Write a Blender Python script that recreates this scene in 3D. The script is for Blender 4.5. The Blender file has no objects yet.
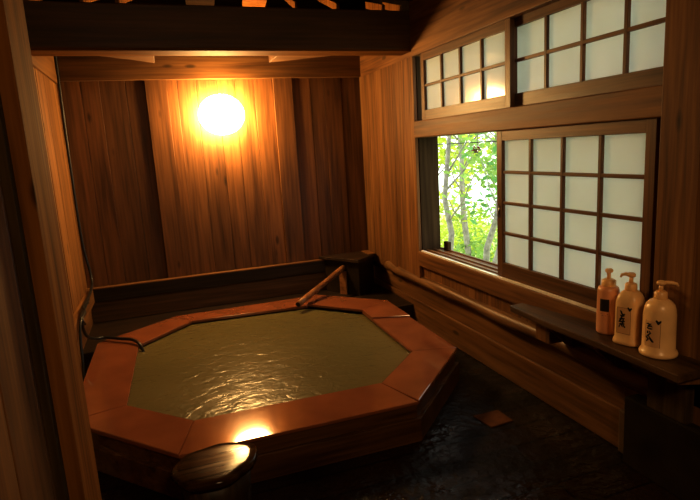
import bpy, bmesh, math, random
from mathutils import Vector, Matrix
R = random.Random(7)
scene = bpy.context.scene
COL = scene.collection

# ------------------------------------------------------------------ materials
def new_mat(name):
    m = bpy.data.materials.new(name); m.use_nodes = True
    nt = m.node_tree; nt.nodes.clear()
    out = nt.nodes.new('ShaderNodeOutputMaterial')
    return m, nt, out
def N(nt, t, **kw):
    n = nt.nodes.new(t)
    for k, v in kw.items(): setattr(n, k, v)
    return n
def ramp(nt, stops):
    r = N(nt, 'ShaderNodeValToRGB')
    el = r.color_ramp.elements
    while len(el) < len(stops): el.new(0.5)
    for e, (p, c) in zip(el, stops):
        e.position = p; e.color = (c[0], c[1], c[2], 1)
    return r

def wood(name, dark, mid, light, axis='Z', rough=0.5, var=0.35, knots=True, across=9.0, bump=0.25, spec=0.35):
    """long-grained timber; grain runs along axis, every plank keeps its own tint"""
    m, nt, out = new_mat(name); L = nt.links.new
    K = (.80, .81, .74); dark, mid, light = [[a*b for a, b in zip(c, K)] for c in (dark, mid, light)]
    tc = N(nt, 'ShaderNodeTexCoord'); at = N(nt, 'ShaderNodeAttribute', attribute_name='rnd')
    off = N(nt, 'ShaderNodeVectorMath', operation='SCALE'); off.inputs[0].default_value = (13.1, 7.7, 19.3)
    L(at.outputs['Fac'], off.inputs['Scale'])
    add = N(nt, 'ShaderNodeVectorMath', operation='ADD'); L(tc.outputs['Object'], add.inputs[0]); L(off.outputs[0], add.inputs[1])
    def mp(along, acr):
        n = N(nt, 'ShaderNodeMapping'); s = [acr]*3; s['XYZ'.index(axis)] = along
        n.inputs['Scale'].default_value = s; L(add.outputs[0], n.inputs['Vector']); return n
    m1 = mp(0.7, across)
    n1 = N(nt, 'ShaderNodeTexNoise'); n1.inputs['Scale'].default_value = 1.0; n1.inputs['Detail'].default_value = 4; n1.inputs['Distortion'].default_value = 0.6
    L(m1.outputs[0], n1.inputs['Vector'])
    m2 = mp(2.0, across*5)
    n2 = N(nt, 'ShaderNodeTexNoise'); n2.inputs['Scale'].default_value = 1.0; n2.inputs['Detail'].default_value = 3
    L(m2.outputs[0], n2.inputs['Vector'])
    mixf = N(nt, 'ShaderNodeMath', operation='MULTIPLY_ADD'); mixf.inputs[1].default_value = 0.55
    L(n2.outputs['Fac'], mixf.inputs[0]); 
    half = N(nt, 'ShaderNodeMath', operation='MULTIPLY'); half.inputs[1].default_value = 0.5; L(n1.outputs['Fac'], half.inputs[0])
    L(half.outputs[0], mixf.inputs[2])
    rp = ramp(nt, [(0.36, [.85*x for x in dark]), (0.52, mid), (0.68, [1.05*x for x in light])]); L(mixf.outputs[0], rp.inputs['Fac'])
    col = rp.outputs['Color']
    # tint per plank
    tv = N(nt, 'ShaderNodeMapRange'); tv.inputs['To Min'].default_value = 1-var; tv.inputs['To Max'].default_value = 1+var*0.6
    L(at.outputs['Fac'], tv.inputs['Value'])
    mul = N(nt, 'ShaderNodeMix', data_type='RGBA', blend_type='MULTIPLY'); mul.inputs['Factor'].default_value = 1
    L(col, mul.inputs['A']); L(tv.outputs[0], mul.inputs['B']); col = mul.outputs['Result']
    if knots:
        m3 = mp(1.9, 5.5)
        v = N(nt, 'ShaderNodeTexVoronoi'); v.inputs['Scale'].default_value = 1.0; L(m3.outputs[0], v.inputs['Vector'])
        kr = ramp(nt, [(0.05, (0.22,)*3), (0.11, (1,)*3)]); L(v.outputs['Distance'], kr.inputs['Fac'])
        mk = N(nt, 'ShaderNodeMix', data_type='RGBA', blend_type='MULTIPLY'); mk.inputs['Factor'].default_value = 0.85
        L(col, mk.inputs['A']); L(kr.outputs['Color'], mk.inputs['B']); col = mk.outputs['Result']
    b = N(nt, 'ShaderNodeBsdfPrincipled'); L(col, b.inputs['Base Color'])
    rr = N(nt, 'ShaderNodeMapRange'); rr.inputs['To Min'].default_value = max(rough-0.1, 0.03); rr.inputs['To Max'].default_value = rough+min(.12, rough*.5)
    L(n2.outputs['Fac'], rr.inputs['Value']); L(rr.outputs[0], b.inputs['Roughness'])
    b.inputs['Specular IOR Level'].default_value = spec
    bp = N(nt, 'ShaderNodeBump'); bp.inputs['Strength'].default_value = bump; bp.inputs['Distance'].default_value = 0.004
    L(mixf.outputs[0], bp.inputs['Height']); L(bp.outputs[0], b.inputs['Normal'])
    L(b.outputs[0], out.inputs['Surface'])
    return m

def plain(name, c, rough=0.5, spec=0.4, noise=0.15, nscale=20, bump=0.0, trans=0.0, coat=0.0):
    m, nt, out = new_mat(name); L = nt.links.new
    tc = N(nt, 'ShaderNodeTexCoord'); n = N(nt, 'ShaderNodeTexNoise'); n.inputs['Scale'].default_value = nscale; n.inputs['Detail'].default_value = 4
    L(tc.outputs['Object'], n.inputs['Vector'])
    rp = ramp(nt, [(0.3, [x*(1-noise) for x in c]), (0.7, [min(1, x*(1+noise)) for x in c])]); L(n.outputs['Fac'], rp.inputs['Fac'])
    b = N(nt, 'ShaderNodeBsdfPrincipled'); L(rp.outputs['Color'], b.inputs['Base Color'])
    b.inputs['Roughness'].default_value = rough; b.inputs['Specular IOR Level'].default_value = spec
    if coat: b.inputs['Coat Weight'].default_value = coat; b.inputs['Coat Roughness'].default_value = 0.08
    if bump:
        bp = N(nt, 'ShaderNodeBump'); bp.inputs['Strength'].default_value = bump; bp.inputs['Distance'].default_value = 0.01
        L(n.outputs['Fac'], bp.inputs['Height']); L(bp.outputs[0], b.inputs['Normal'])
    if trans:
        t = N(nt, 'ShaderNodeBsdfTranslucent'); L(rp.outputs['Color'], t.inputs['Color'])
        mx = N(nt, 'ShaderNodeMixShader'); mx.inputs[0].default_value = trans
        L(b.outputs[0], mx.inputs[1]); L(t.outputs[0], mx.inputs[2]); L(mx.outputs[0], out.inputs['Surface'])
    else: L(b.outputs[0], out.inputs['Surface'])
    return m

def emit(name, c, s):
    m, nt, out = new_mat(name)
    e = N(nt, 'ShaderNodeEmission'); e.inputs['Color'].default_value = (*c, 1); e.inputs['Strength'].default_value = s
    nt.links.new(e.outputs[0], out.inputs['Surface']); return m

D3, M3, L3 = (.11, .045, .014), (.225, .098, .032), (.33, .158, .056)
M = {}
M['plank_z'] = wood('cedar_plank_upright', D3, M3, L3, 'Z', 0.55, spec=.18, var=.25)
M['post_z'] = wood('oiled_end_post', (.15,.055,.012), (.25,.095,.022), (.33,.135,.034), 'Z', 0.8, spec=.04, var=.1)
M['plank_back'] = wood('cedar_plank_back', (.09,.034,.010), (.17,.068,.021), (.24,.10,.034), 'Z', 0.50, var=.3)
M['plank_y'] = wood('cedar_beam_along_room', (.11,.043,.013), (.215,.092,.029), (.31,.145,.05), 'Y', 0.5, var=.2, spec=.25)
M['plank_x'] = wood('cedar_beam_across_room', (.085,.034,.011), (.165,.070,.023), (.24,.11,.038), 'X', 0.48, var=.2)
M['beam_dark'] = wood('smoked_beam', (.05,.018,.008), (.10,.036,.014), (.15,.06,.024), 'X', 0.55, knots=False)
M['lit_under_x'] = wood('lit_beam_underside', (.10,.036,.006), (.15,.055,.010), (.19,.075,.015), 'X', 0.7, spec=.05, knots=False)  # lighter copy of the beam timber, lamplit gold put into the colour
M['rail_dark'] = wood('wet_dark_rail', (.018,.010,.005), (.035,.018,.008), (.06,.03,.014), 'X', 0.45, knots=False)
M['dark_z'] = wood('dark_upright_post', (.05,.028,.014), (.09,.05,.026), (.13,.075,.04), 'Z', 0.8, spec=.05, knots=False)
M['dark_roof'] = wood('sooty_roof_board', (.010,.006,.004), (.018,.010,.006), (.03,.016,.009), 'X', 0.9, knots=False, spec=.01)
M['frame_y'] = wood('screen_wood_level', (.10,.042,.015), (.17,.075,.027), (.24,.11,.042), 'Y', 0.42, var=.15, knots=False, across=16)
M['frame_z'] = wood('screen_wood_upright', (.10,.042,.015), (.17,.075,.027), (.24,.11,.042), 'Z', 0.42, var=.15, knots=False, across=16)
M['log_y'] = wood('rail_log', (.10,.045,.016), (.19,.09,.032), (.27,.14,.055), 'Y', 0.45, bump=.5)
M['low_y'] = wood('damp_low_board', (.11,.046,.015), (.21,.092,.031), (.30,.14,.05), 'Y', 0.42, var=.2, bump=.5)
M['shelf_y'] = wood('weathered_shelf', (.045,.02,.008), (.10,.046,.018), (.18,.09,.035), 'Y', 0.45, bump=.5)
M['rim'] = plain('red_wet_rim', (.225, .074, .029), 0.07, spec=.55, noise=.14, nscale=5, bump=.02)
M['tub_side'] = wood('tub_side_board', (.06,.022,.009), (.12,.046,.017), (.18,.075,.028), 'X', 0.35, var=.2, knots=False, bump=.4)
M['stump'] = wood('log_stool_bark', (.020,.010,.005), (.045,.022,.010), (.08,.04,.018), 'Z', 0.5, knots=False, bump=.7)
M['stump_top'] = wood('log_stool_seat', (.02,.008,.003), (.05,.02,.007), (.09,.04,.014), 'X', 0.17, knots=True, bump=.22, spec=.14)
M['bamboo'] = wood('spout_bamboo', (.22,.085,.032), (.33,.135,.052), (.42,.19,.08), 'Y', 0.35, knots=False, bump=.1)
M['box'] = wood('dark_spring_box', (.013,.007,.004), (.028,.014,.007), (.05,.025,.012), 'X', 0.45, knots=False)
M['cable'] = plain('black_rubber', (.012, .011, .010), 0.4)
M['black'] = plain('black_ink', (.012, .009, .008), 0.6)
M['hole'] = plain('pipe_hollow', (.01, .006, .004), 0.8)
M['pull'] = plain('dark_metal_pull', (.02, .014, .010), 0.35, spec=.6)
M['jug'] = plain('cream_plastic', (.84, .56, .27), 0.32, noise=.05, spec=.5)
M['label'] = plain('tan_label_paper', (.74, .46, .22), 0.5, noise=.06)
M['label_line'] = plain('label_border', (.22, .10, .04), 0.6)
M['pink'] = plain('salmon_plastic', (.70, .34, .17), 0.34, noise=.05, spec=.5)
M['pump'] = plain('pump_plastic', (.84, .52, .22), 0.35, noise=.05, spec=.5)
M['patch'] = plain('brown_drain_board', (.12, .045, .016), 0.8, spec=.1, noise=.3, bump=.3)
M['metal'] = plain('lamp_mount', (.3, .25, .18), 0.4)
M['globe'] = emit('lit_opal_globe', (1.0, .61, .22), 150.0)
M['trunk'] = plain('pale_bark', (.30, .27, .24), 0.8, noise=.35, nscale=14, bump=.3)
M['leaf'] = plain('fresh_leaf', (.32, .48, .13), 0.5, noise=.3, nscale=3, trans=.5)
M['leaf_y'] = plain('yellow_green_leaf', (.58, .66, .10), 0.5, noise=.3, nscale=3, trans=.5)
M['leaf_d'] = plain('deep_green_leaf', (.14, .33, .10), 0.5, noise=.3, nscale=3, trans=.5)
M['red'] = plain('dark_red_leaf', (.22, .02, .03), 0.5, noise=.3, trans=.3)
M['strip'] = plain('worn_edge_sky_glint', (.95, .93, .88), 0.12, spec=1.0)  # sky reflection on the worn sill edge, put into a pale colour
M['grass'] = plain('hill_grass', (.55, .62, .22), 0.9, noise=.4, nscale=5)
M['stone'] = plain('lower_stone', (.13, .075, .036), 0.55, noise=.3, nscale=9, bump=.4)
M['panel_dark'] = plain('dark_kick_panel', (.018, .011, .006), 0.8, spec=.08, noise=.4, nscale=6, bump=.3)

def floor_mat():
    m, nt, out = new_mat('wet_dark_floor'); L = nt.links.new
    tc = N(nt, 'ShaderNodeTexCoord')
    n = N(nt, 'ShaderNodeTexNoise'); n.inputs['Scale'].default_value = 3.2; n.inputs['Detail'].default_value = 6; L(tc.outputs['Object'], n.inputs['Vector'])
    n2 = N(nt, 'ShaderNodeTexNoise'); n2.inputs['Scale'].default_value = 16; n2.inputs['Detail'].default_value = 4; L(tc.outputs['Object'], n2.inputs['Vector'])
    br = N(nt, 'ShaderNodeTexBrick'); br.inputs['Scale'].default_value = 1.0
    br.inputs['Brick Width'].default_value = 3.0; br.inputs['Row Height'].default_value = 0.16; br.inputs['Mortar Size'].default_value = 0.006
    br.inputs['Color1'].default_value = (.014, .007, .004, 1); br.inputs['Color2'].default_value = (.022, .010, .005, 1); br.inputs['Mortar'].default_value = (.006, .003, .002, 1)
    L(tc.outputs['Object'], br.inputs['Vector'])
    rp = ramp(nt, [(.35, (.45,)*3), (.7, (1.3,)*3)]); L(n.outputs['Fac'], rp.inputs['Fac'])
    mx = N(nt, 'ShaderNodeMix', data_type='RGBA', blend_type='MULTIPLY'); mx.inputs['Factor'].default_value = 1
    L(br.outputs['Color'], mx.inputs['A']); L(rp.outputs['Color'], mx.inputs['B'])
    b = N(nt, 'ShaderNodeBsdfPrincipled'); L(mx.outputs['Result'], b.inputs['Base Color'])
    rr = N(nt, 'ShaderNodeMapRange'); rr.inputs['From Min'].default_value = .4; rr.inputs['From Max'].default_value = .62; rr.inputs['To Min'].default_value = .6; rr.inputs['To Max'].default_value = .22
    L(n.outputs['Fac'], rr.inputs['Value']); L(rr.outputs[0], b.inputs['Roughness'])
    b.inputs['Specular IOR Level'].default_value = .12
    bp = N(nt, 'ShaderNodeBump'); bp.inputs['Strength'].default_value = .8; bp.inputs['Distance'].default_value = .02
    L(n2.outputs['Fac'], bp.inputs['Height'])
    bp2 = N(nt, 'ShaderNodeBump'); bp2.inputs['Strength'].default_value = .5; bp2.inputs['Distance'].default_value = .006; bp2.invert = True
    L(br.outputs['Fac'], bp2.inputs['Height']); L(bp.outputs[0], bp2.inputs['Normal']); L(bp2.outputs[0], b.inputs['Normal'])
    L(b.outputs[0], out.inputs['Surface']); return m
M['floor'] = floor_mat()

def water_mat():
    m, nt, out = new_mat('murky_olive_bath_water'); L = nt.links.new
    tc = N(nt, 'ShaderNodeTexCoord')
    mp = N(nt, 'ShaderNodeMapping'); mp.inputs['Scale'].default_value = (1.0, 1.4, 1); mp.inputs['Rotation'].default_value = (0, 0, .35)
    L(tc.outputs['Object'], mp.inputs['Vector'])
    n = N(nt, 'ShaderNodeTexNoise'); n.inputs['Scale'].default_value = 12; n.inputs['Detail'].default_value = 3; n.inputs['Roughness'].default_value = .55; n.inputs['Distortion'].default_value = .8
    L(mp.outputs[0], n.inputs['Vector'])
    n0 = N(nt, 'ShaderNodeTexNoise'); n0.inputs['Scale'].default_value = 1.6; L(tc.outputs['Object'], n0.inputs['Vector'])
    rp = ramp(nt, [(.3, (.110, .090, .034)), (.7, (.135, .110, .042))]); L(n0.outputs['Fac'], rp.inputs['Fac'])
    b = N(nt, 'ShaderNodeBsdfPrincipled'); L(rp.outputs['Color'], b.inputs['Base Color'])
    b.inputs['Roughness'].default_value = .26; b.inputs['IOR'].default_value = 1.33
    bp = N(nt, 'ShaderNodeBump'); bp.inputs['Strength'].default_value = .5; bp.inputs['Distance'].default_value = .013
    L(n.outputs['Fac'], bp.inputs['Height']); L(bp.outputs[0], b.inputs['Normal'])
    L(b.outputs[0], out.inputs['Surface']); return m
M['water'] = water_mat()

def pane_mat():
    m, nt, out = new_mat('frosted_screen_pane'); L = nt.links.new
    tc = N(nt, 'ShaderNodeTexCoord'); n = N(nt, 'ShaderNodeTexNoise'); n.inputs['Scale'].default_value = 4; L(tc.outputs['Object'], n.inputs['Vector'])
    rp = ramp(nt, [(.3, (.90, .90, .84)), (.7, (.94, .94, .89))]); L(n.outputs['Fac'], rp.inputs['Fac'])
    d = N(nt, 'ShaderNodeBsdfDiffuse'); L(rp.outputs['Color'], d.inputs['Color'])
    t = N(nt, 'ShaderNodeBsdfTranslucent'); L(rp.outputs['Color'], t.inputs['Color'])
    mx = N(nt, 'ShaderNodeMixShader'); mx.inputs[0].default_value = .64; L(d.outputs[0], mx.inputs[1]); L(t.outputs[0], mx.inputs[2])
    g = N(nt, 'ShaderNodeBsdfGlossy'); g.inputs['Roughness'].default_value = .12
    fr = N(nt, 'ShaderNodeFresnel'); fr.inputs['IOR'].default_value = 1.45
    m2 = N(nt, 'ShaderNodeMixShader'); L(fr.outputs[0], m2.inputs[0]); L(mx.outputs[0], m2.inputs[1]); L(g.outputs[0], m2.inputs[2])
    L(m2.outputs[0], out.inputs['Surface']); return m
M['pane'] = pane_mat()

# ------------------------------------------------------------------ mesh builder
class MB:
    def __init__(s):
        s.bm = bmesh.new(); s.l = s.bm.verts.layers.float.new('rnd')
    def _v(s, co, r):
        v = s.bm.verts.new(co); v[s.l] = r; return v
    def box(s, x0, x1, y0, y1, z0, z1, r=None):
        return s.prism([(x0, y0), (x1, y0), (x1, y1), (x0, y1)], z0, z1, r)
    def prism(s, poly, z0, z1, r=None, dz=None):
        """poly of x,y; z1 may be lowered per vertex with dz"""
        r = R.random() if r is None else r
        a = sum(poly[i][0]*poly[(i+1) % len(poly)][1]-poly[(i+1) % len(poly)][0]*poly[i][1] for i in range(len(poly)))
        idx = list(range(len(poly)))
        if a < 0: idx.reverse()
        b = [s._v((poly[i][0], poly[i][1], z0), r) for i in idx]
        t = [s._v((poly[i][0], poly[i][1], z1+(dz[i] if dz else 0)), r) for i in idx]
        s.bm.faces.new(list(reversed(b))); s.bm.faces.new(t)
        n = len(poly)
        for i in range(n): s.bm.faces.new([b[i], b[(i+1) % n], t[(i+1) % n], t[i]])
        return s
    def hull(s, pts, r=None):
        r = R.random() if r is None else r
        vs = [s._v(p, r) for p in pts]
        bmesh.ops.convex_hull(s.bm, input=vs); return s
    def tube(s, pts, rad, seg=10, r=None, cap=True, smooth=True):
        r = R.random() if r is None else r
        pts = [Vector(p) for p in pts]
        if not hasattr(rad, '__len__'): rad = [rad]*len(pts)
        rings = []; up = Vector((0.3, 0.2, 1)).normalized()
        for i, p in enumerate(pts):
            d = (pts[min(i+1, len(pts)-1)]-pts[max(i-1, 0)]).normalized()
            u = d.cross(up)
            if u.length < .05: u = d.cross(Vector((1, 0, 0)))
            u.normalize(); w = d.cross(u)
            rings.append([s._v(p+(u*math.cos(t)+w*math.sin(t))*rad[i], r) for t in [2*math.pi*k/seg for k in range(seg)]])
        for a, b in zip(rings, rings[1:]):
            for k in range(seg):
                f = s.bm.faces.new([a[k], a[(k+1) % seg], b[(k+1) % seg], b[k]]); f.smooth = smooth
        if cap: s.bm.faces.new(list(reversed(rings[0]))); s.bm.faces.new(rings[-1])
        return s
    def lathe(s, prof, c=(0, 0, 0), seg=32, power=2.0, rot=0.0, r=None, sx=1, sy=1):
        """profile of (radius, z); power>2 squares the section"""
        r = R.random() if r is None else r
        rings = []
        for rad, z in prof:
            ring = []
            for k in range(seg):
                t = 2*math.pi*k/seg; ct, st = math.cos(t), math.sin(t)
                q = (abs(ct)**power+abs(st)**power)**(-1/power)
                x, y = rad*q*ct*sx, rad*q*st*sy
                ring.append(s._v((c[0]+x*math.cos(rot)-y*math.sin(rot), c[1]+x*math.sin(rot)+y*math.cos(rot), c[2]+z), r))
            rings.append(ring)
        for a, b in zip(rings, rings[1:]):
            for k in range(seg):
                f = s.bm.faces.new([a[k], a[(k+1) % seg], b[(k+1) % seg], b[k]]); f.smooth = True
        s.bm.faces.new(list(reversed(rings[0]))); s.bm.faces.new(rings[-1])
        return s
    def build(s, name, mat, parent=None, bevel=0.0, seg=2):
        bmesh.ops.recalc_face_normals(s.bm, faces=s.bm.faces)
        me = bpy.data.meshes.new(name); s.bm.to_mesh(me); s.bm.free()
        o = bpy.data.objects.new(name, me); COL.objects.link(o); me.materials.append(mat)
        if bevel:
            b = o.modifiers.new('edge', 'BEVEL'); b.width = bevel; b.segments = seg; b.limit_method = 'ANGLE'; b.angle_limit = .6
        if parent is not None:
            o.parent = parent; o.matrix_parent_inverse = parent.matrix_world.inverted()
        return o

def empty(name, loc=(0, 0, 0)):
    o = bpy.data.objects.new(name, None); COL.objects.link(o); o.location = loc; o.empty_display_size = .05
    o.matrix_world = Matrix.Translation(loc); return o
def tag(o, label, cat, group=None, kind=None):
    o['label'] = label; o['category'] = cat
    if group: o['group'] = group
    if kind: o['kind'] = kind
    return o
def struct(o): o['kind'] = 'structure'; return o
def thing(name, label, cat, loc, group=None): return tag(empty(name, loc), label, cat, group)

def planks_y(mb, x0, x1, ya, yb, z0, z1, w=.19, gap=.002):
    y = ya
    while y < yb-.01:
        ww = min(w*(.8+.4*R.random()), yb-y)
        if yb-(y+ww) < .05: ww = yb-y
        j = R.uniform(-.003, .003)
        mb.box(x0, x1+(j if x1 > x0 else 0), y, y+ww-gap, z0, z1); y += ww
def planks_x(mb, y0, y1, xs, z0, z1, gap=.002):
    for a, b in zip(xs, xs[1:]):
        mb.box(a, b-gap, y0+R.uniform(-.003, .003), y1, z0, z1)

# ------------------------------------------------------------------ room shell
XL, XR, YB = -.68, 1.907, 5.02
o = struct(MB().box(XL-.3, 2.15, -1.7, YB+.15, -.12, 0).build('floor', M['floor']))

# back wall
wb = struct(empty('wall_back', (0, YB, 0)))
m = MB(); xs = [XL]
for w in (.17, .14, .20): xs.append(xs[-1]+w)
xs += [-.018]; planks_x(m, YB, YB+.04, xs, .40, 2.20)
planks_x(m, YB, YB+.04, [.158, .239, .40, .58, .73, .90, 1.069], .40, 2.20)
planks_x(m, YB, YB+.04, [1.244, 1.42, 1.55, 1.72, 1.96], .40, 2.20)
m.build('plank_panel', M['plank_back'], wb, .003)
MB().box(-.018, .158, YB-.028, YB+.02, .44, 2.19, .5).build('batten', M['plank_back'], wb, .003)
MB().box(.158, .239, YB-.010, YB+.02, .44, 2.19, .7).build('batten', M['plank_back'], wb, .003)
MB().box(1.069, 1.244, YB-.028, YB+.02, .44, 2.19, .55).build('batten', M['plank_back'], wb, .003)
MB().box(XL, 2.0, YB-.045, YB+.04, 2.16, 2.50, .3).build('top_board', M['plank_x'], wb, .004)
MB().box(XL, 1.95, YB-.07, YB+.02, .335, .457).build('rail', M['rail_dark'], wb, .006)
MB().box(XL, 1.95, YB-.078, YB-.02, .450, .462, .9).build('rail_cap', M['plank_x'], wb, .003)
MB().box(XL, 1.96, YB-.03, YB+.04, 0, .34, .4).build('low_board', M['plank_x'], wb, .004)
MB().box(XL-.3, 2.15, YB+.04, YB+.15, 0, 3.3).build('outer_board', M['dark_roof'], wb)

# left alcove wall and the nearer partition with its end post
wl = struct(empty('wall_left', (XL, 3.6, 0)))
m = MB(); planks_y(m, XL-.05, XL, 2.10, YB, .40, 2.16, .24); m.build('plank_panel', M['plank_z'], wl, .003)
MB().box(XL-.05, XL+.018, 2.10, YB, 2.14, 2.50).build('top_board', M['plank_y'], wl, .004)
MB().box(XL-.05, XL+.05, 2.10, YB-.05, .34, .46).build('rail', M['plank_y'], wl, .006)
MB().box(XL-.05, XL+.01, 2.10, YB, 0, .345).build('low_board', M['low_y'], wl, .004)
MB().box(XL-.3, XL-.05, 2.10, YB+.04, 0, 3.3).build('outer_board', M['dark_roof'], wl)
wp = struct(empty('wall_partition', (-.4, .5, 0)))
m = MB(); planks_y(m, -.68, -.43, -1.7, 1.98, 0, 2.75, .26); m.build('plank_panel', M['plank_z'], wp, .004)
MB().box(-.60, -.36, 1.88, 2.195, 0, 2.75, .45).build('end_post', M['post_z'], wp, .006)
MB().box(-.60, -.405, 1.83, 1.883, 0, 2.75, .3).build('post_shade_strip', M['dark_z'], wp, .003)  # stands for the post's shaded near face; the shade is in its colour
wf = struct(MB().box(-.7, 2.15, -1.8, -1.7, 0, 2.75).build('wall_front', M['dark_roof']))

# right wall
wr = struct(empty('wall_right', (1.93, 2.5, 0)))
m = MB(); planks_y(m, XR, 2.08, 3.853, YB, .40, 2.16, .2); m.build('plank_panel', M['plank_z'], wr, .003)
MB().box(XR-.012, 1.922, 3.845, 3.875, .44, 2.15, .9).build('jamb_batten', M['plank_z'], wr, .003)
MB().box(1.923, 2.088, 3.838, 3.88, .60, 2.16, .1).build('jamb_post', M['dark_z'], wr, .004)
MB().box(XR-.012, 2.08, -1.7, 3.87, 2.15, 2.75, .8).build('wall_plate', M['plank_y'], wr, .005)
MB().box(XR, 2.08, 3.87, YB, 2.15, 2.47, .8).build('corner_plate', M['plank_y'], wr, .005)
MB().box(XR-.018, 2.085, 1.65, 3.853, 1.551, 1.675, .7).build('header_beam', M['plank_y'], wr, .006)
MB().box(XR-.018, 2.11, 1.65, 3.853, .545, .664, .6).build('sill_beam', M['plank_y'], wr, .006)
m = MB()
for x in (1.9135, 1.955, 2.012, 2.085): m.box(x, x+.018, 1.65, 3.84, .655, .674, .8)
m.build('sill_track', M['frame_y'], wr, .002)
MB().box(1.893, 1.912, 1.70, 3.80, .664, .6775, .5).build('sill_glint', M['strip'], wr, .002)  # bright line of reflected sky along the sill, built as a pale strip
m = MB(); planks_y(m, 1.925, 2.08, 1.30, YB, .40, .55, .22); m.build('under_sill_panel', M['plank_z'], wr, .003)
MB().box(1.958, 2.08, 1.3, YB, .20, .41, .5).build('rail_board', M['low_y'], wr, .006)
pts, rad = [], []
for i in range(41):
    t = i/40; y = 4.56-t*2.93
    pts.append((1.922+.003*math.sin(9*t*3), y, .414+.003*math.sin(17*t+1)+(.010*math.sin(60*t) if t < .12 else 0)))
    rad.append(.040+.004*math.sin(23*t)+(.006*math.sin(70*t) if t < .12 else 0))
MB().tube(pts, rad, 12).build('rail_log', M['log_y'], wr)
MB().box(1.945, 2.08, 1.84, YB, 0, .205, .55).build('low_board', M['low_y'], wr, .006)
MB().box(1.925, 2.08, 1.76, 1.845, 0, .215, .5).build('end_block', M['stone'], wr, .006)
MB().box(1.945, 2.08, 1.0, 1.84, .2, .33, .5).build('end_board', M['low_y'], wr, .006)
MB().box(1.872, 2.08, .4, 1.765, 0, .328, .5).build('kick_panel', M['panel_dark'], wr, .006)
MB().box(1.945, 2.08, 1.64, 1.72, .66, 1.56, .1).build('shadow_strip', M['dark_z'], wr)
MB().box(1.880, 2.08, 1.473, 1.656, .327, .55, .1).build('shelf_shade', M['dark_z'], wr, .006)  # shade below the shelf, put on the post as darker wood
MB().box(1.884, 2.08, 1.475, 1.655, .30, 2.75, .55).build('corner_post', M['plank_z'], wr, .006)
m = MB(); planks_y(m, 1.925, 2.08, -1.7, 1.48, 0, 2.75, .25); m.build('near_plank_panel', M['plank_z'], wr, .004)
MB().box(2.08, 2.15, -1.7, 1.655, 0, 3.0).build('outer_board', M['dark_roof'], wr)
MB().box(2.08, 2.15, 3.97, YB+.1, 0, 3.0).build('outer_board', M['dark_roof'], wr)
MB().box(2.08, 2.15, 1.65, 3.86, -.1, .545).build('outer_board', M['dark_roof'], wr)

# deck round the back of the bath
struct(MB().prism([(XL, 4.19), (-.58, 4.19), (-.005, 4.60), (1.20, 4.60), (1.715, 4.09), (1.95, 4.09), (1.95, YB), (XL, YB)], 0, .152, .4).build('trim_deck', M['box'], None, .004))

# roof: level over the washing floor, rafters rising away behind the tie beam
cl = struct(empty('ceiling', (.6, 2, 2.75)))
MB().box(-.75, 2.15, -1.8, 3.86, 2.75, 2.8).build('board_panel', M['dark_roof'], cl)
MB().box(XL-.3, 2.15, 3.79, 3.86, 2.56, 2.8).build('gable_board', M['dark_roof'], cl)
MB().hull([(x, y, z+d) for x in (XL-.3, 2.15) for y, z in ((3.80, 2.53), (5.17, 2.99)) for d in (0, .05)]).build('roof_board', M['dark_roof'], cl)
for x, w in ((-.62, .010), (-.31, .010), (-.10, .012), (1.085, .008), (1.40, .012), (1.74, .012), (1.885, .008)):
    ye = 5.05 if x < 1.6 else 4.30
    MB().hull([(x+a*w+.173*(y-4.1)-(.21*(y-4.1) if x > 1.6 else 0), y, 2.528+.33*(y-4.1)+d) for a in (-1, 1) for y in (3.99, ye) for d in (0, .055)], .8).build('rafter', M['post_z'], cl, .002)
MB().hull([(x, y, z+d) for x, y, z in ((.70, 4.06, 2.572), (.875, 4.06, 2.572), (.85, 4.96, 2.735), (1.04, 4.96, 2.735)) for d in (0, .03)], .8).build('soffit_board', M['post_z'], cl, .002)
MB().hull([(x, y, z+d) for x, y, z in ((.31, 4.06, 2.572), (.51, 4.06, 2.572), (.385, 4.96, 2.735), (.61, 4.96, 2.735)) for d in (0, .03)], .8).build('soffit_board', M['dark_roof'], cl, .002)

# tie beam
tb = thing('tie_beam', 'heavy smoke-darkened tie beam spanning the room below the rafters', 'beam', (.6, 3.95, 2.19))
m = MB()
m.box(-.70, XR+.01, 3.866, 4.06, 2.207, 2.478, .35)
m.build('beam_body', M['beam_dark'], tb, .008)
MB().prism([(-.30, 4.05), (.07, 4.05), (.07, 4.36), (-.08, 4.22)], 2.194, 2.27, .8).build('wedge', M['plank_x'], tb, .002)
MB().prism([(.915, 4.05), (1.36, 4.05), (1.10, 4.24), (.915, 4.36)], 2.194, 2.27, .8).build('wedge', M['plank_x'], tb, .002)
MB().box(-.68, XR, 3.870, 4.062, 2.193, 2.210, .9).build('lit_underside', M['lit_under_x'], tb, .002)  # thin skin under the beam, coloured as if lit by the lamp

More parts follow.
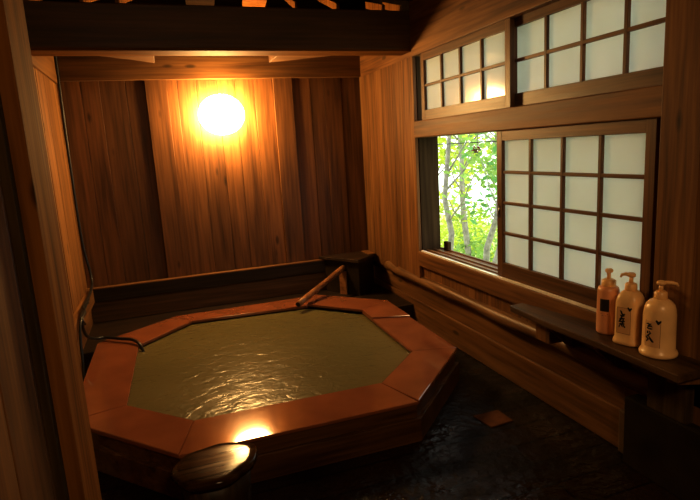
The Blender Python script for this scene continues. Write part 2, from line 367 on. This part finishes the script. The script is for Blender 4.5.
# ------------------------------------------------------------------ sliding screens
def screen(name, label, x, y0, y1, z0, z1, stile, top, bot, cols, rows, dx=.030, pull=False):
    t = thing(name, label, 'sliding screen', (x+dx/2, (y0+y1)/2, z0))
    MB().box(x, x+dx, y0, y0+stile, z0, z1).build('stile', M['frame_z'], t, .002)
    MB().box(x, x+dx, y1-stile, y1, z0, z1).build('stile', M['frame_z'], t, .002)
    MB().box(x+.001, x+dx-.001, y0+stile, y1-stile, z1-top, z1).build('top_rail', M['frame_y'], t, .002)
    MB().box(x+.001, x+dx-.001, y0+stile, y1-stile, z0, z0+bot).build('bottom_rail', M['frame_y'], t, .002)
    a, b, c, d = y0+stile, y1-stile, z0+bot, z1-top
    for i in range(1, cols):
        y = a+(b-a)*i/cols
        MB().box(x+.003, x+dx-.008, y-.009, y+.009, c, d).build('upright_bar', M['frame_z'], t, .0015)
    for i in range(1, rows):
        z = c+(d-c)*i/rows
        MB().box(x+.0045, x+dx-.008, a, b, z-.009, z+.009).build('cross_bar', M['frame_y'], t, .0015)
    MB().box(x+dx-.009, x+dx-.005, a, b, c, d).build('pane', M['pane'], t)
    if pull:
        MB().lathe([(.009, 0), (.009, .07)], (0, 0, 0), 14, 2, 0, .5, .35, 1).build('finger_pull', M['pull'], t)
        p = bpy.data.objects['finger_pull']; p.location = Vector((x-.001, y1-.024, 1.04))-Vector(t.location); p.matrix_parent_inverse = Matrix.Identity(4)
    return t
screen('shoji_screen', 'tall sixteen-pane sliding screen half closing the garden window', 1.917, 1.698, 2.805, .666, 1.553, .052, .060, .098, 4, 4, pull=True)
screen('transom_screen', 'short eight-pane transom screen farther from the camera, beside the corner planks', 1.907, 2.655, 3.742, 1.672, 2.152, .050, .055, .075, 4, 2)
screen('transom_screen', 'short eight-pane transom screen nearer the camera, set back in the outer groove', 1.945, 1.600, 2.72, 1.672, 2.155, .048, .050, .078, 4, 2)

# ------------------------------------------------------------------ octagonal bath
OUT = dict(A=(-.058, 2.333), B=(1.118, 2.330), C=(1.662, 2.878), D=(1.690, 4.070), E=(1.19, 4.585), F=(.006, 4.575), G=(-.555, 4.165), H=(-.575, 2.905))
INN = dict(A=(.028, 2.632), B=(1.030, 2.615), C=(1.387, 2.962), D=(1.412, 3.920), E=(1.062, 4.310), F=(.123, 4.368), G=(-.265, 3.972), H=(-.298, 2.972))
ZR = .222
bath = thing('octagonal_bath', 'large octagonal bath with broad reddish rim below the wall lamp', 'bath', (.55, 3.45, 0))
keys = 'ABCDEFGH'
def lerp(a, b, t): return (a[0]+(b[0]-a[0])*t, a[1]+(b[1]-a[1])*t)
def rim(p, q, ip, iq, dz=None, z=ZR): MB().prism([p, q, iq, ip], z-.024, z, None, dz).build('rim_board', M['rim'], bath, .005)
for i, k in enumerate(keys):
    k2 = keys[(i+1) % 8]
    if k == 'C': # overlapped far end of this board
        s1, s2 = lerp(OUT['C'], OUT['D'], .60), lerp(INN['C'], INN['D'], .76)
        rim(OUT['C'], s1, INN['C'], s2)
        MB().prism([s1, OUT['D'], INN['D'], s2], ZR-.024, ZR+.012).build('rim_board', M['rim'], bath, .003)
        continue
    dz = [-.006, -.006, 0, 0] if k == 'A' else None
    if k == 'D': rim(OUT[k], OUT[k2], INN[k], INN[k2], None, ZR+.012); continue
    rim(OUT[k], OUT[k2], INN[k], INN[k2], dz)
cen = (.55, 3.45)
for i, k in enumerate(keys):
    k2 = keys[(i+1) % 8]
    f, g = .012, .12
    a, b = lerp(OUT[k], cen, f), lerp(OUT[k2], cen, f); c, d = lerp(OUT[k], cen, g), lerp(OUT[k2], cen, g)
    MB().prism([a, b, d, c], 0, ZR-.022).build('side_panel', M['tub_side'], bath, .003)
for k, k2 in ('AB', 'BC', 'HA'):
    a, b = OUT[k], OUT[k2]; e = lerp(a, cen, -.008); f = lerp(b, cen, -.008); c, d = lerp(a, cen, .03), lerp(b, cen, .03)
    m = MB(); n = 22; r = R.random()
    lo = [lerp(e, f, j/n) for j in range(n+1)]; hi = [lerp(c, d, j/n) for j in range(n+1)]
    m.prism(lo+hi[::-1], 0, .128, r, [R.uniform(-.006, .004) for _ in range(2*n+2)])
    m.build('skirting_board', M['tub_side'], bath, .003)
m = MB(); m.prism([lerp(INN[k], cen, -.02) for k in keys], .004, .03, .2); m.build('basin_floor', M['tub_side'], bath)
water = MB().prism([lerp(INN[k], cen, -.006) for k in keys], .031, .190, .5).build('bath_water', M['water'])
tag(water, 'cloudy olive-brown hot water filling the octagonal bath', 'water', kind='stuff')

# spring box in the back corner and its spout
sb = thing('spring_box', 'dark wooden spring box with a thin flat lid in the back right corner', 'box', (1.66, 4.8, .152))
B1, B2, B3, B4 = (1.345, 5.0), (1.63, 4.545), (1.885, 4.755), (1.885, 4.94)
MB().prism([(1.365, 4.94), B2, B3, B4], .47, .50).build('lid', M['box'], sb, .004)
MB().prism([(1.42, 4.93), (1.64, 4.585), (1.86, 4.77), (1.86, 4.93)], .152, .472).build('box_body', M['box'], sb, .004)
MB().prism([(1.50, 4.755), (1.545, 4.685), (1.56, 4.70), (1.515, 4.765)], .152, .375).build('spout_rest', M['bamboo'], sb, .003)
MB().box(1.80, 1.87, 4.73, 4.93, .498, .506, .9).build('lid_edge', M['plank_y'], sb, .002)
sp = thing('water_spout', 'slanting reddish bamboo spout reaching from the dark corner box over the rim', 'spout', (1.25, 4.5, .3))
a, b = Vector((1.545, 4.735, .408)), Vector((.966, 4.235, .262))
m = MB(); pts = [a.lerp(b, t/8) for t in range(9)]
m.tube(pts, [.026+.002*math.sin(i*1.3) for i in range(9)], 16, .5, cap=True); m.build('pipe', M['bamboo'], sp)
d = (b-a).normalized()
MB().tube([b+d*-.001, b+d*.0015], .020, 16).build('mouth', M['hole'], sp)

# wall lamp
lp = thing('wall_lamp', 'glowing round opal wall lamp on the back wall planks', 'lamp', (.575, YB, 1.85))
m = MB(); m.lathe([(.07, 0), (.07, .03), (.05, .04)], (0, 0, 0), 28)
b = m.build('mount', M['metal'], lp); b.matrix_parent_inverse = Matrix.Identity(4); b.rotation_euler = (math.pi/2, 0, 0); b.location = (0, -.001, 0)
m = MB(); RG = .165
prof = [(max(RG*math.sin(math.pi*i/24), .001), RG*.62*math.cos(math.pi*i/24)) for i in range(24, -1, -1)]
m.lathe(prof, (0, 0, 0), 40); g = m.build('globe', M['globe'], lp); g.matrix_parent_inverse = Matrix.Identity(4); g.rotation_euler = (math.pi/2, 0, 0); g.location = (0, -.14, 0); g.scale = (1.17, 1.02, 1)

# ------------------------------------------------------------------ shelf and bottles
ZS = .617
sh = thing('bottle_shelf', 'rough dark plank shelf under the window carrying three pump bottles', 'shelf', (1.82, 1.9, .545))
MB().prism([(1.712, 2.395), (1.80, 2.405), (1.84, 2.20), (1.885, 1.98), (1.893, 1.66), (1.893, 1.37), (1.705, 1.37), (1.71, 1.75), (1.700, 2.1)], ZS-.034, ZS, .5).build('shelf_board', M['shelf_y'], sh, .005)
for y0, y1 in ((2.10, 2.135), (1.80, 1.84)):
    MB().hull([(x, y, z) for y in (y0, y1) for x, z in ((1.745, ZS-.032), (1.91, ZS-.032), (1.745, ZS-.060), (1.93, .425), (1.86, .455))]).build('bracket', M['plank_z'], sh, .003)
MB().hull([(x, y, z) for y in (1.40, 1.44) for x, z in ((1.73, ZS-.032), (1.90, ZS-.032), (1.73, ZS-.055), (1.90, .53))]).build('bracket', M['plank_z'], sh, .003)
MB().box(1.76, 1.93, 2.135, 2.24, .47, ZS-.033, .7).build('bracket', M['plank_z'], sh, .003)

def wrap(mb, strokes, c, rad, ang, zc, eps=.0008):
    """ribbons laid on a round wall; stroke points are (across, up, half width) in metres"""
    r = R.random()
    for st in strokes:
        prev = None
        for i, (u, v, w) in enumerate(st):
            p, q = st[max(i-1, 0)], st[min(i+1, len(st)-1)]
            d = Vector((q[0]-p[0], q[1]-p[1])); d = d.normalized() if d.length > 1e-6 else Vector((1, 0)); n = Vector((-d.y, d.x))
            pr = []
            for sgn in (-1, 1):
                uu, vv = u+n.x*w*sgn, v+n.y*w*sgn
                rr = rad(zc+vv)+eps; t = ang+uu/rr
                pr.append(mb._v((c[0]+rr*math.cos(t), c[1]+rr*math.sin(t), c[2]+zc+vv), r))
            if prev: mb.bm.faces.new([prev[0], prev[1], pr[1], pr[0]])
            prev = pr
def sheet(mb, c, rad, ang, zc, w, h, eps=.0004):
    r = R.random(); n = 10; rows = []
    for vv in (-h/2, h/2):
        rr = rad(zc+vv)+eps
        rows.append([mb._v((c[0]+rr*math.cos(ang+(i/n-.5)*w/rr), c[1]+rr*math.sin(ang+(i/n-.5)*w/rr), c[2]+zc+vv), r) for i in range(n+1)])
    for i in range(n): mb.bm.faces.new([rows[0][i], rows[0][i+1], rows[1][i+1], rows[1][i]])
def interp(prof):
    def f(z):
        for (r0, z0), (r1, z1) in zip(prof, prof[1:]):
            if z0 <= z <= z1 and z1 > z0: return r0+(r1-r0)*(z-z0)/(z1-z0)
        return prof[-1][0]
    return f
def pump(t, c, z, nz, mat, coll, length=.055, stem=.03):
    """collar, stem and nozzle of a dispenser; nz is the nozzle heading"""
    MB().lathe([(coll, z-.002), (coll*1.02, z+.004), (coll, z+.026), (coll*.72, z+.032)], c, 24).build('collar', mat, t)
    MB().lathe([(.0085, z+.03), (.0075, z+.034+stem)], c, 14).build('pump_stem', mat, t)
    zz = c[2]+z+.034+stem; d = Vector((math.cos(nz), math.sin(nz), 0)); cc = Vector((c[0], c[1], zz))
    m = MB(); m.lathe([(.008, -.004), (.0165, .0), (.0175, .009), (.012, .014)], cc, 18)
    m.tube([cc+Vector((0, 0, .006))-d*.006, cc+Vector((0, 0, .008))+d*length*.6, cc+Vector((0, 0, .004))+d*length*.9, cc+Vector((0, 0, -.006))+d*length], [.0085, .0075, .006, .0045], 10)
    m.build('pump_head', mat, t)

def outline(w, h, hw=.0007):
    a, b = w/2, h/2
    return [[(-a, -b, hw), (-a, b, hw)], [(a, -b, hw), (a, b, hw)], [(-a, b, hw), (a, b, hw)], [(-a, -b, hw), (a, -b, hw)]]
FACE = math.atan2(-.30, -.95)
# big round jug nearest the camera
c = (1.812, 1.552, ZS)
t = thing('pump_bottle', 'cream round-shouldered pump bottle nearest the camera, brush writing on tan label', 'bottle', c, 'pump bottles on the shelf')
prof = [(.062, 0), (.069, .004), (.0705, .012), (.067, .021), (.0605, .028), (.0595, .10), (.0590, .168), (.0565, .190), (.052, .208), (.040, .222), (.030, .229), (.024, .232)]
MB().lathe(prof, c, 40).build('bottle_body', M['jug'], t)
pump(t, c, .231, math.atan2(-.70, .72), M['pump'], .0235, .058, .024)
f = interp(prof); m = MB(); sheet(m, c, f, FACE, .098, .058, .105); lab = m.build('label_sheet', M['label'], t)
m = MB(); wrap(m, outline(.058, .105), c, f, FACE, .098); m.build('label_border', M['label_line'], lab)
def sc(strokes, k=1.0, du=0, dv=0): return [[(u*k+du, v*k+dv, w*k*1.45) for u, v, w in s] for s in strokes]
GL3 = [[(-.016, .036, .0012), (-.008, .039, .0022), (.0, .036, .0020), (.005, .041, .0008)],
       [(-.012, .030, .0008), (-.004, .029, .0024), (.006, .031, .0020), (.009, .026, .0008)],
       [(-.003, .040, .0016), (-.006, .028, .0024), (-.012, .018, .0014)],
       [(-.010, .018, .0010), (.001, .019, .0024), (.010, .020, .0010)],
       [(-.012, .008, .0022), (-.008, .003, .0026), (-.012, -.003, .0012)],
       [(-.004, .010, .0012), (.003, .002, .0026), (-.005, -.008, .0020), (-.013, -.013, .0022)],
       [(-.014, -.014, .0030), (-.010, -.021, .0026), (-.002, -.026, .0014)],
       [(-.005, -.010, .0014), (.002, -.020, .0026), (.011, -.031, .0030), (.016, -.034, .0010)],
       [(-.006, -.022, .0016), (-.011, -.032, .0020), (-.014, -.035, .0008)]]
VM = [[(-.007, .010, .0018), (0, .001, .0030)], [(.008, .009, .0016), (0, .001, .0030)], [(0, .006, .0024), (0, -.004, .0018)]]
m = MB(); wrap(m, sc(GL3, 1.0, -.009, .002), c, f, FACE, .098, .0012); m.build('brush_writing', M['black'], lab)
m = MB(); wrap(m, sc(VM, 1.2, .021, .047), c, f, FACE, .098, .0012); m.build('leaf_mark', M['black'], lab)
# squarer jug in the middle
c = (1.816, 1.700, ZS)
t = thing('pump_bottle', 'tan squarish pump bottle between the other two, brush writing on label', 'bottle', c, 'pump bottles on the shelf')
prof2 = [(.050, 0), (.0565, .004), (.0575, .012), (.055, .022), (.051, .030), (.0505, .10), (.050, .180), (.047, .198), (.040, .214), (.030, .226), (.024, .231)]
MB().lathe(prof2, c, 48, 3.4, FACE+math.radians(2)).build('bottle_body', M['jug'], t)
pump(t, c, .231, math.atan2(.72, -.70), M['pump'], .0235, .040, .026)
def flat(z): return interp(prof2)(z)
m = MB()
# flat label on the flat face
def place_flat(mb, strokes, eps, isheet=None):
    n = Vector((math.cos(FACE), math.sin(FACE), 0)); tv = Vector((-math.sin(FACE), math.cos(FACE), 0)); r = R.random()
    def P(u, v): return Vector(c)+n*(.0509+eps)+tv*u+Vector((0, 0, .108+v))
    if isheet:
        w, h = isheet; mb.bm.faces.new([mb._v(P(a, b), r) for a, b in ((-w/2, -h/2), (w/2, -h/2), (w/2, h/2), (-w/2, h/2))])
    for st in strokes:
        prev = None
        for i, (u, v, w) in enumerate(st):
            p, q = st[max(i-1, 0)], st[min(i+1, len(st)-1)]
            d = Vector((q[0]-p[0], q[1]-p[1])).normalized(); k = Vector((-d.y, d.x))
            pr = [mb._v(P(u+k.x*w*g, v+k.y*w*g), r) for g in (-1, 1)]
            if prev: mb.bm.faces.new([prev[0], prev[1], pr[1], pr[0]])
            prev = pr
place_flat(m, [], .0006, (.056, .112)); lab = m.build('label_sheet', M['label'], t)
m = MB(); place_flat(m, outline(.056, .112), .0012); m.build('label_border', M['label_line'], lab)
GL2 = [[(-.009, .042, .0012), (-.005, .036, .0026), (-.002, .028, .0026), (.003, .024, .0026), (.012, .029, .0010)],
       [(-.010, .022, .0010), (-.004, .018, .0026), (.004, .019, .0024), (.011, .022, .0008)],
       [(-.001, .022, .0020), (-.004, .008, .0026), (-.010, -.004, .0024), (-.014, -.010, .0010)],
       [(-.012, .004, .0014), (-.002, .006, .0026), (.010, .009, .0016)],
       [(.005, .010, .0016), (.003, -.008, .0026), (-.002, -.022, .0022), (.002, -.030, .0010)],
       [(-.011, -.008, .0014), (.0, -.006, .0028), (.011, -.003, .0018)],
       [(-.012, -.020, .0022), (-.004, -.017, .0026), (.010, -.015, .0018)],
       [(.004, -.020, .0016), (.010, -.028, .0026), (.013, -.031, .0010)],
       [(-.010, -.024, .0020), (-.013, -.034, .0010)]]
m = MB(); place_flat(m, sc(GL2, 1.0, -.006, .002), .0016); m.build('brush_writing', M['black'], lab)
m = MB(); place_flat(m, sc(VM, 1.1, .023, .050), .0016); m.build('leaf_mark', M['black'], lab)
# slim bottle at the far end
c = (1.838, 1.842, ZS)
t = thing('pump_bottle', 'salmon slim cylindrical pump bottle farthest from camera with dark square label', 'bottle', c, 'pump bottles on the shelf')
prof3 = [(.044, 0), (.0475, .004), (.048, .012), (.0470, .10), (.0455, .196), (.042, .210), (.033, .216)]
MB().lathe(prof3, c, 36).build('bottle_body', M['pink'], t)
pump(t, c, .215, math.atan2(-.6, -.8), M['pump'], .030, .038, .030)
f = interp(prof3); A1 = FACE+.15
m = MB(); sheet(m, c, f, A1, .135, .040, .056); m.build('dark_label', M['pull'], t)
m = MB(); wrap(m, [[(-.015, -.040, .0012), (.016, -.040, .0012)], [(-.010, -.047, .0008), (.010, -.047, .0008)]], c, f, A1, .135); m.build('fine_print', M['label_line'], t)

# ------------------------------------------------------------------ log stool
st = thing('log_stool', 'low log stool with a polished wet top in front of the bath', 'stool', (.085, 2.10, 0))
out_pts = []
for k in range(28):
    a = 2*math.pi*k/28
    r = .150+.010*math.sin(2*a+.6)+.007*math.sin(3*a+1)+.004*math.sin(7*a)
    out_pts.append((.085+1.12*r*math.cos(a+.25), 2.10+.95*r*math.sin(a+.25)))
cc = (.085, 2.10)
m = MB(); rg = []
for z, s_ in ((.0, .80), (.06, .76), (.15, .78), (.242, .86)):
    rg.append([m._v((*lerp(cc, p, s_), z), .5) for p in out_pts])
for a_, b_ in zip(rg, rg[1:]):
    for k in range(28):
        fc = m.bm.faces.new([a_[k], a_[(k+1) % 28], b_[(k+1) % 28], b_[k]]); fc.smooth = True
m.bm.faces.new(rg[0][::-1]); m.bm.faces.new(rg[-1]); m.build('trunk', M['stump'], st)
m = MB(); rg = []
for s_, z in ((.84, .238), (.97, .245), (1.03, .262), (1.02, .276), (.97, .283), (.80, .285), (.40, .284), (.02, .284)):
    rg.append([m._v((*lerp(cc, p, s_), z), .4) for p in out_pts])
for a_, b_ in zip(rg, rg[1:]):
    for k in range(28):
        fc = m.bm.faces.new([a_[k], a_[(k+1) % 28], b_[(k+1) % 28], b_[k]]); fc.smooth = True
m.bm.faces.new(rg[0][::-1]); m.bm.faces.new(rg[-1]); m.build('seat', M['stump_top'], st)

# floor drain board
tag(MB().prism([(1.49, 2.425), (1.651, 2.424), (1.655, 2.29), (1.512, 2.28)], 0, .008, .5).build('drain_cover', M['patch'], None, .002),
    'small brown square drain cover set in the dark wet floor', 'drain cover')

# cables in the back left corner
cb = thing('power_cable', 'black cable running down the back left corner and into the bath', 'cable', (-.64, 4.9, 0))
def spline(pts, n=8):
    P = [Vector(p) for p in pts]; outp = []
    for i in range(len(P)-1):
        p0, p1, p2, p3 = P[max(i-1, 0)], P[i], P[i+1], P[min(i+2, len(P)-1)]
        for k in range(n):
            t = k/n
            outp.append(.5*((2*p1)+(p2-p0)*t+(2*p0-5*p1+4*p2-p3)*t*t+(3*p1-p0-3*p2+p3)*t**3))
    return outp+[P[-1]]
MB().tube(spline([(-.648, 4.955, 2.48), (-.655, 4.965, 2.1), (-.662, 4.97, 1.6), (-.664, 4.972, 1.1), (-.655, 4.96, .8), (-.625, 4.93, .56), (-.622, 4.75, .487), (-.625, 4.40, .476), (-.612, 4.05, .474), (-.605, 3.97, .44), (-.600, 4.04, .33), (-.565, 4.14, .265), (-.498, 4.19, .246), (-.40, 4.11, .246), (-.313, 4.04, .246), (-.262, 3.95, .236), (-.235, 3.90, .18)]), .011, 8).build('cable_run', M['cable'], cb)
MB().tube(spline([(-.612, 4.50, .478), (-.604, 4.20, .482), (-.606, 4.00, .468), (-.612, 3.90, .40), (-.614, 3.86, .30), (-.612, 3.80, .14), (-.62, 3.72, .012)]), .009, 8).build('loose_strand', M['cable'], cb)
MB().tube(spline([(-.600, 4.36, .482), (-.618, 4.22, .492), (-.594, 4.10, .482), (-.600, 3.98, .462), (-.588, 3.99, .42)]), .009, 8).build('cable_tie', M['cable'], cb)

# ------------------------------------------------------------------ garden outside
struct(MB().hull([(2.15, -6, -.6), (2.15, 16, -.6), (14, -6, -2.2), (14, 26, -2.2), (14, 26, -2.6), (2.15, -6, -2.6), (14, -6, -2.6), (2.15, 16, -2.6)]).build('ground', M['grass']))
def gz(x): return -.6-1.6*(x-2.15)/11.85
def leaves(mb, cen, rad, n, size, rr):
    for _ in range(n):
        while True:
            v = Vector((rr.uniform(-1, 1), rr.uniform(-1, 1), rr.uniform(-1, 1)))
            if v.length <= 1: break
        p = Vector(cen)+Vector((v.x*rad[0], v.y*rad[1], v.z*rad[2]))
        a = Vector((rr.gauss(0, 1), rr.gauss(0, 1), rr.gauss(0, .7))).normalized(); b = a.orthogonal().normalized()
        b.rotate(Matrix.Rotation(rr.uniform(0, 6.28), 3, a)); s = size*rr.uniform(.6, 1.3); r = rr.random()
        mb.bm.faces.new([mb._v(q, r) for q in (p-a*s, p+b*s*.42, p+a*s, p-b*s*.42)])
def tree(label, base, h, lean, seed, lm, n, size, nbr=9, group='garden trees outside the window', red=False, rt=.05):
    rr = random.Random(seed); x, y = base; z0 = gz(x)-.05
    t = thing('garden_tree', label, 'tree', (x, y, z0), group)
    m = MB(); top = Vector((x+lean[0], y+lean[1], z0+h)); b0 = Vector((x, y, z0)); ends = []
    P = [b0.lerp(top, i/8)+Vector((rr.uniform(-.05, .05), rr.uniform(-.05, .05), 0))*(1 if i else 0) for i in range(9)]
    m.tube(P, [rt*(1-.8*i/8)+.006 for i in range(9)], 8)
    for i in range(nbr):
        k = rr.uniform(.25, .95)*8; i0 = int(k); q = P[i0].lerp(P[min(i0+1, 8)], k-i0)
        a = rr.uniform(0, 6.28); ln = rr.uniform(.5, 1.1)*h*.28
        e = q+Vector((math.cos(a)*.6, math.sin(a)*.75, .8)).normalized()*ln
        mid = q.lerp(e, .5)+Vector((math.cos(a)*.05, math.sin(a)*.05, -.03))
        r0 = max(rt*.45*(1-.7*k/8), .008); m.tube([q, mid, e], [r0, r0*.7, .004], 6); ends += [mid, e]
    m.build('trunk', M['trunk'], t)
    m = MB(); ends += [P[-1], P[-2]]
    for e in ends: leaves(m, e, (.34, .34, .24), n//len(ends), size, rr)
    m.build('foliage', lm, t)
    return t
tree('slender pale-barked tree just outside the window, leftmost of the garden trees', (4.1, 7.25), 4.2, (.1, .18), 3, M['leaf'], 420, .07)
tree('pale tree forking in a wide V in the middle of the window view', (4.9, 8.05), 4.4, (.05, .35), 11, M['leaf_y'], 420, .07, 10, rt=.055)
tree('leaning pale tree right of the forked tree in the window view', (4.3, 6.75), 3.6, (.35, -.55), 21, M['leaf'], 380, .065)
tree('thin tree close to the sliding screen edge in the window view', (3.6, 5.55), 3.2, (.3, -.35), 33, M['leaf_d'], 240, .055, 7, rt=.035)
tree('distant yellow-green tree behind the forked tree', (7.2, 12.0), 5.0, (.2, .3), 41, M['leaf_y'], 900, .10, 12)
tree('tall yellow-green tree far left in the window view', (6.2, 11.6), 4.6, (.1, -.2), 47, M['leaf_y'], 900, .10, 13)
tree('distant leafy tree behind the screen edge in the window view', (7.6, 10.8), 4.6, (-.2, .2), 52, M['leaf'], 800, .10, 12)
for i, (x, y, r, lm, lab) in enumerate([(5.6, 9.3, .75, 'leaf_y', 'bright yellow-green bush below the forked tree outside'), (5.3, 8.2, .6, 'leaf', 'low green bush at the right foot of the window view'),
        (6.4, 11.3, 1.0, 'leaf_y', 'large yellowish bush far left in the window view'), (7.0, 10.3, 1.0, 'leaf', 'wide green bush far behind the leaning tree'), (3.7, 6.05, .35, 'leaf_d', 'small dark green bush close under the window sill')]):
    rr = random.Random(60+i); z = gz(x)
    t = thing('garden_bush', lab, 'bush', (x, y, z-.03), 'garden bushes outside the window')
    m = MB()
    for k in range(6):
        a = k*1.05; m.tube([(x, y, z-.05), (x+math.cos(a)*r*.4, y+math.sin(a)*r*.4, z+r*.7)], [.018, .006], 6)
    m.build('stems', M['trunk'], t)
    m = MB(); leaves(m, (x, y, z+r*.75), (r, r*1.15, r*.8), int(700*r), .075, rr); m.build('foliage', M[lm], t)
t = thing('red_leaf_spray', 'hanging twig with dark red and green leaves by the top of the window view', 'twig', (3.0, 4.62, 1.9))
m = MB(); m.tube([(2.2, 4.0, 2.3), (2.6, 4.25, 2.05), (2.95, 4.62, 1.62), (3.0, 4.72, 1.42)], [.008, .006, .005, .003], 6); m.build('twig', M['trunk'], t)
m = MB(); leaves(m, (2.93, 4.60, 1.58), (.07, .10, .07), 14, .04, R); leaves(m, (3.0, 4.72, 1.40), (.05, .06, .05), 8, .04, R); m.build('green_leaves', M['leaf_d'], t)
m = MB(); leaves(m, (2.98, 4.68, 1.42), (.05, .05, .03), 10, .035, R); m.build('red_leaves', M['red'], t)
t = thing('garden_wire', 'thin dark wire stretched level across the top of the window view', 'wire', (2.5, 4.5, -.6))
m = MB(); m.tube([(2.55, 2.0, 1.49), (2.55, 7.0, 1.49)], .004, 6); m.build('wire', M['cable'], t)
for y in (2.0, 7.0): MB().tube([(2.55, y, -.75), (2.55, y, 1.52)], .02, 8).build('post', M['dark_z'], t)
tag(MB().box(2.075, 2.105, 3.70, 3.765, .664, .735, .2).build('stop_block', M['dark_z'], None, .003), 'small dark wooden stop block on the outer window sill', 'block')

# ------------------------------------------------------------------ light, sky, camera
al = bpy.data.lights.new('unseen_fill_light', 'AREA'); al.shape = 'DISK'; al.size = .5; al.energy = 26; al.color = (1, .60, .26)  # unseen fill added behind the camera to warm bottles and near woodwork
ao = bpy.data.objects.new('unseen_fill_light', al); COL.objects.link(ao); ao.location = (.5, -1.0, 2.6); ao.rotation_euler = (math.radians(35), 0, 0)

w = bpy.data.worlds.new('World'); scene.world = w; w.use_nodes = True
nt = w.node_tree; bg = nt.nodes['Background']
bg.inputs['Color'].default_value = (.92, 1.0, .92, 1); bg.inputs['Strength'].default_value = 2.0

cam = bpy.data.cameras.new('Camera'); cam.sensor_width = 36; cam.lens = 36*541.84/700; cam.clip_start = .02
co = bpy.data.objects.new('Camera', cam); COL.objects.link(co)
rt = Vector((.94115, -.33296, -.05806)); dn = Vector((-.11515, -.15438, -.98128)); fw = Vector((.31776, .93022, -.18363))
mat = Matrix((rt, -dn, -fw)).transposed().to_4x4(); mat.translation = (0, 0, 1.5); co.matrix_world = mat
scene.camera = co
scene.view_settings.view_transform = 'Standard'
scene.view_settings.look = 'None'
scene.view_settings.exposure = .38
scene.view_settings.gamma = .84
scene.cycles.max_bounces = 8
scene.cycles.diffuse_bounces = 4
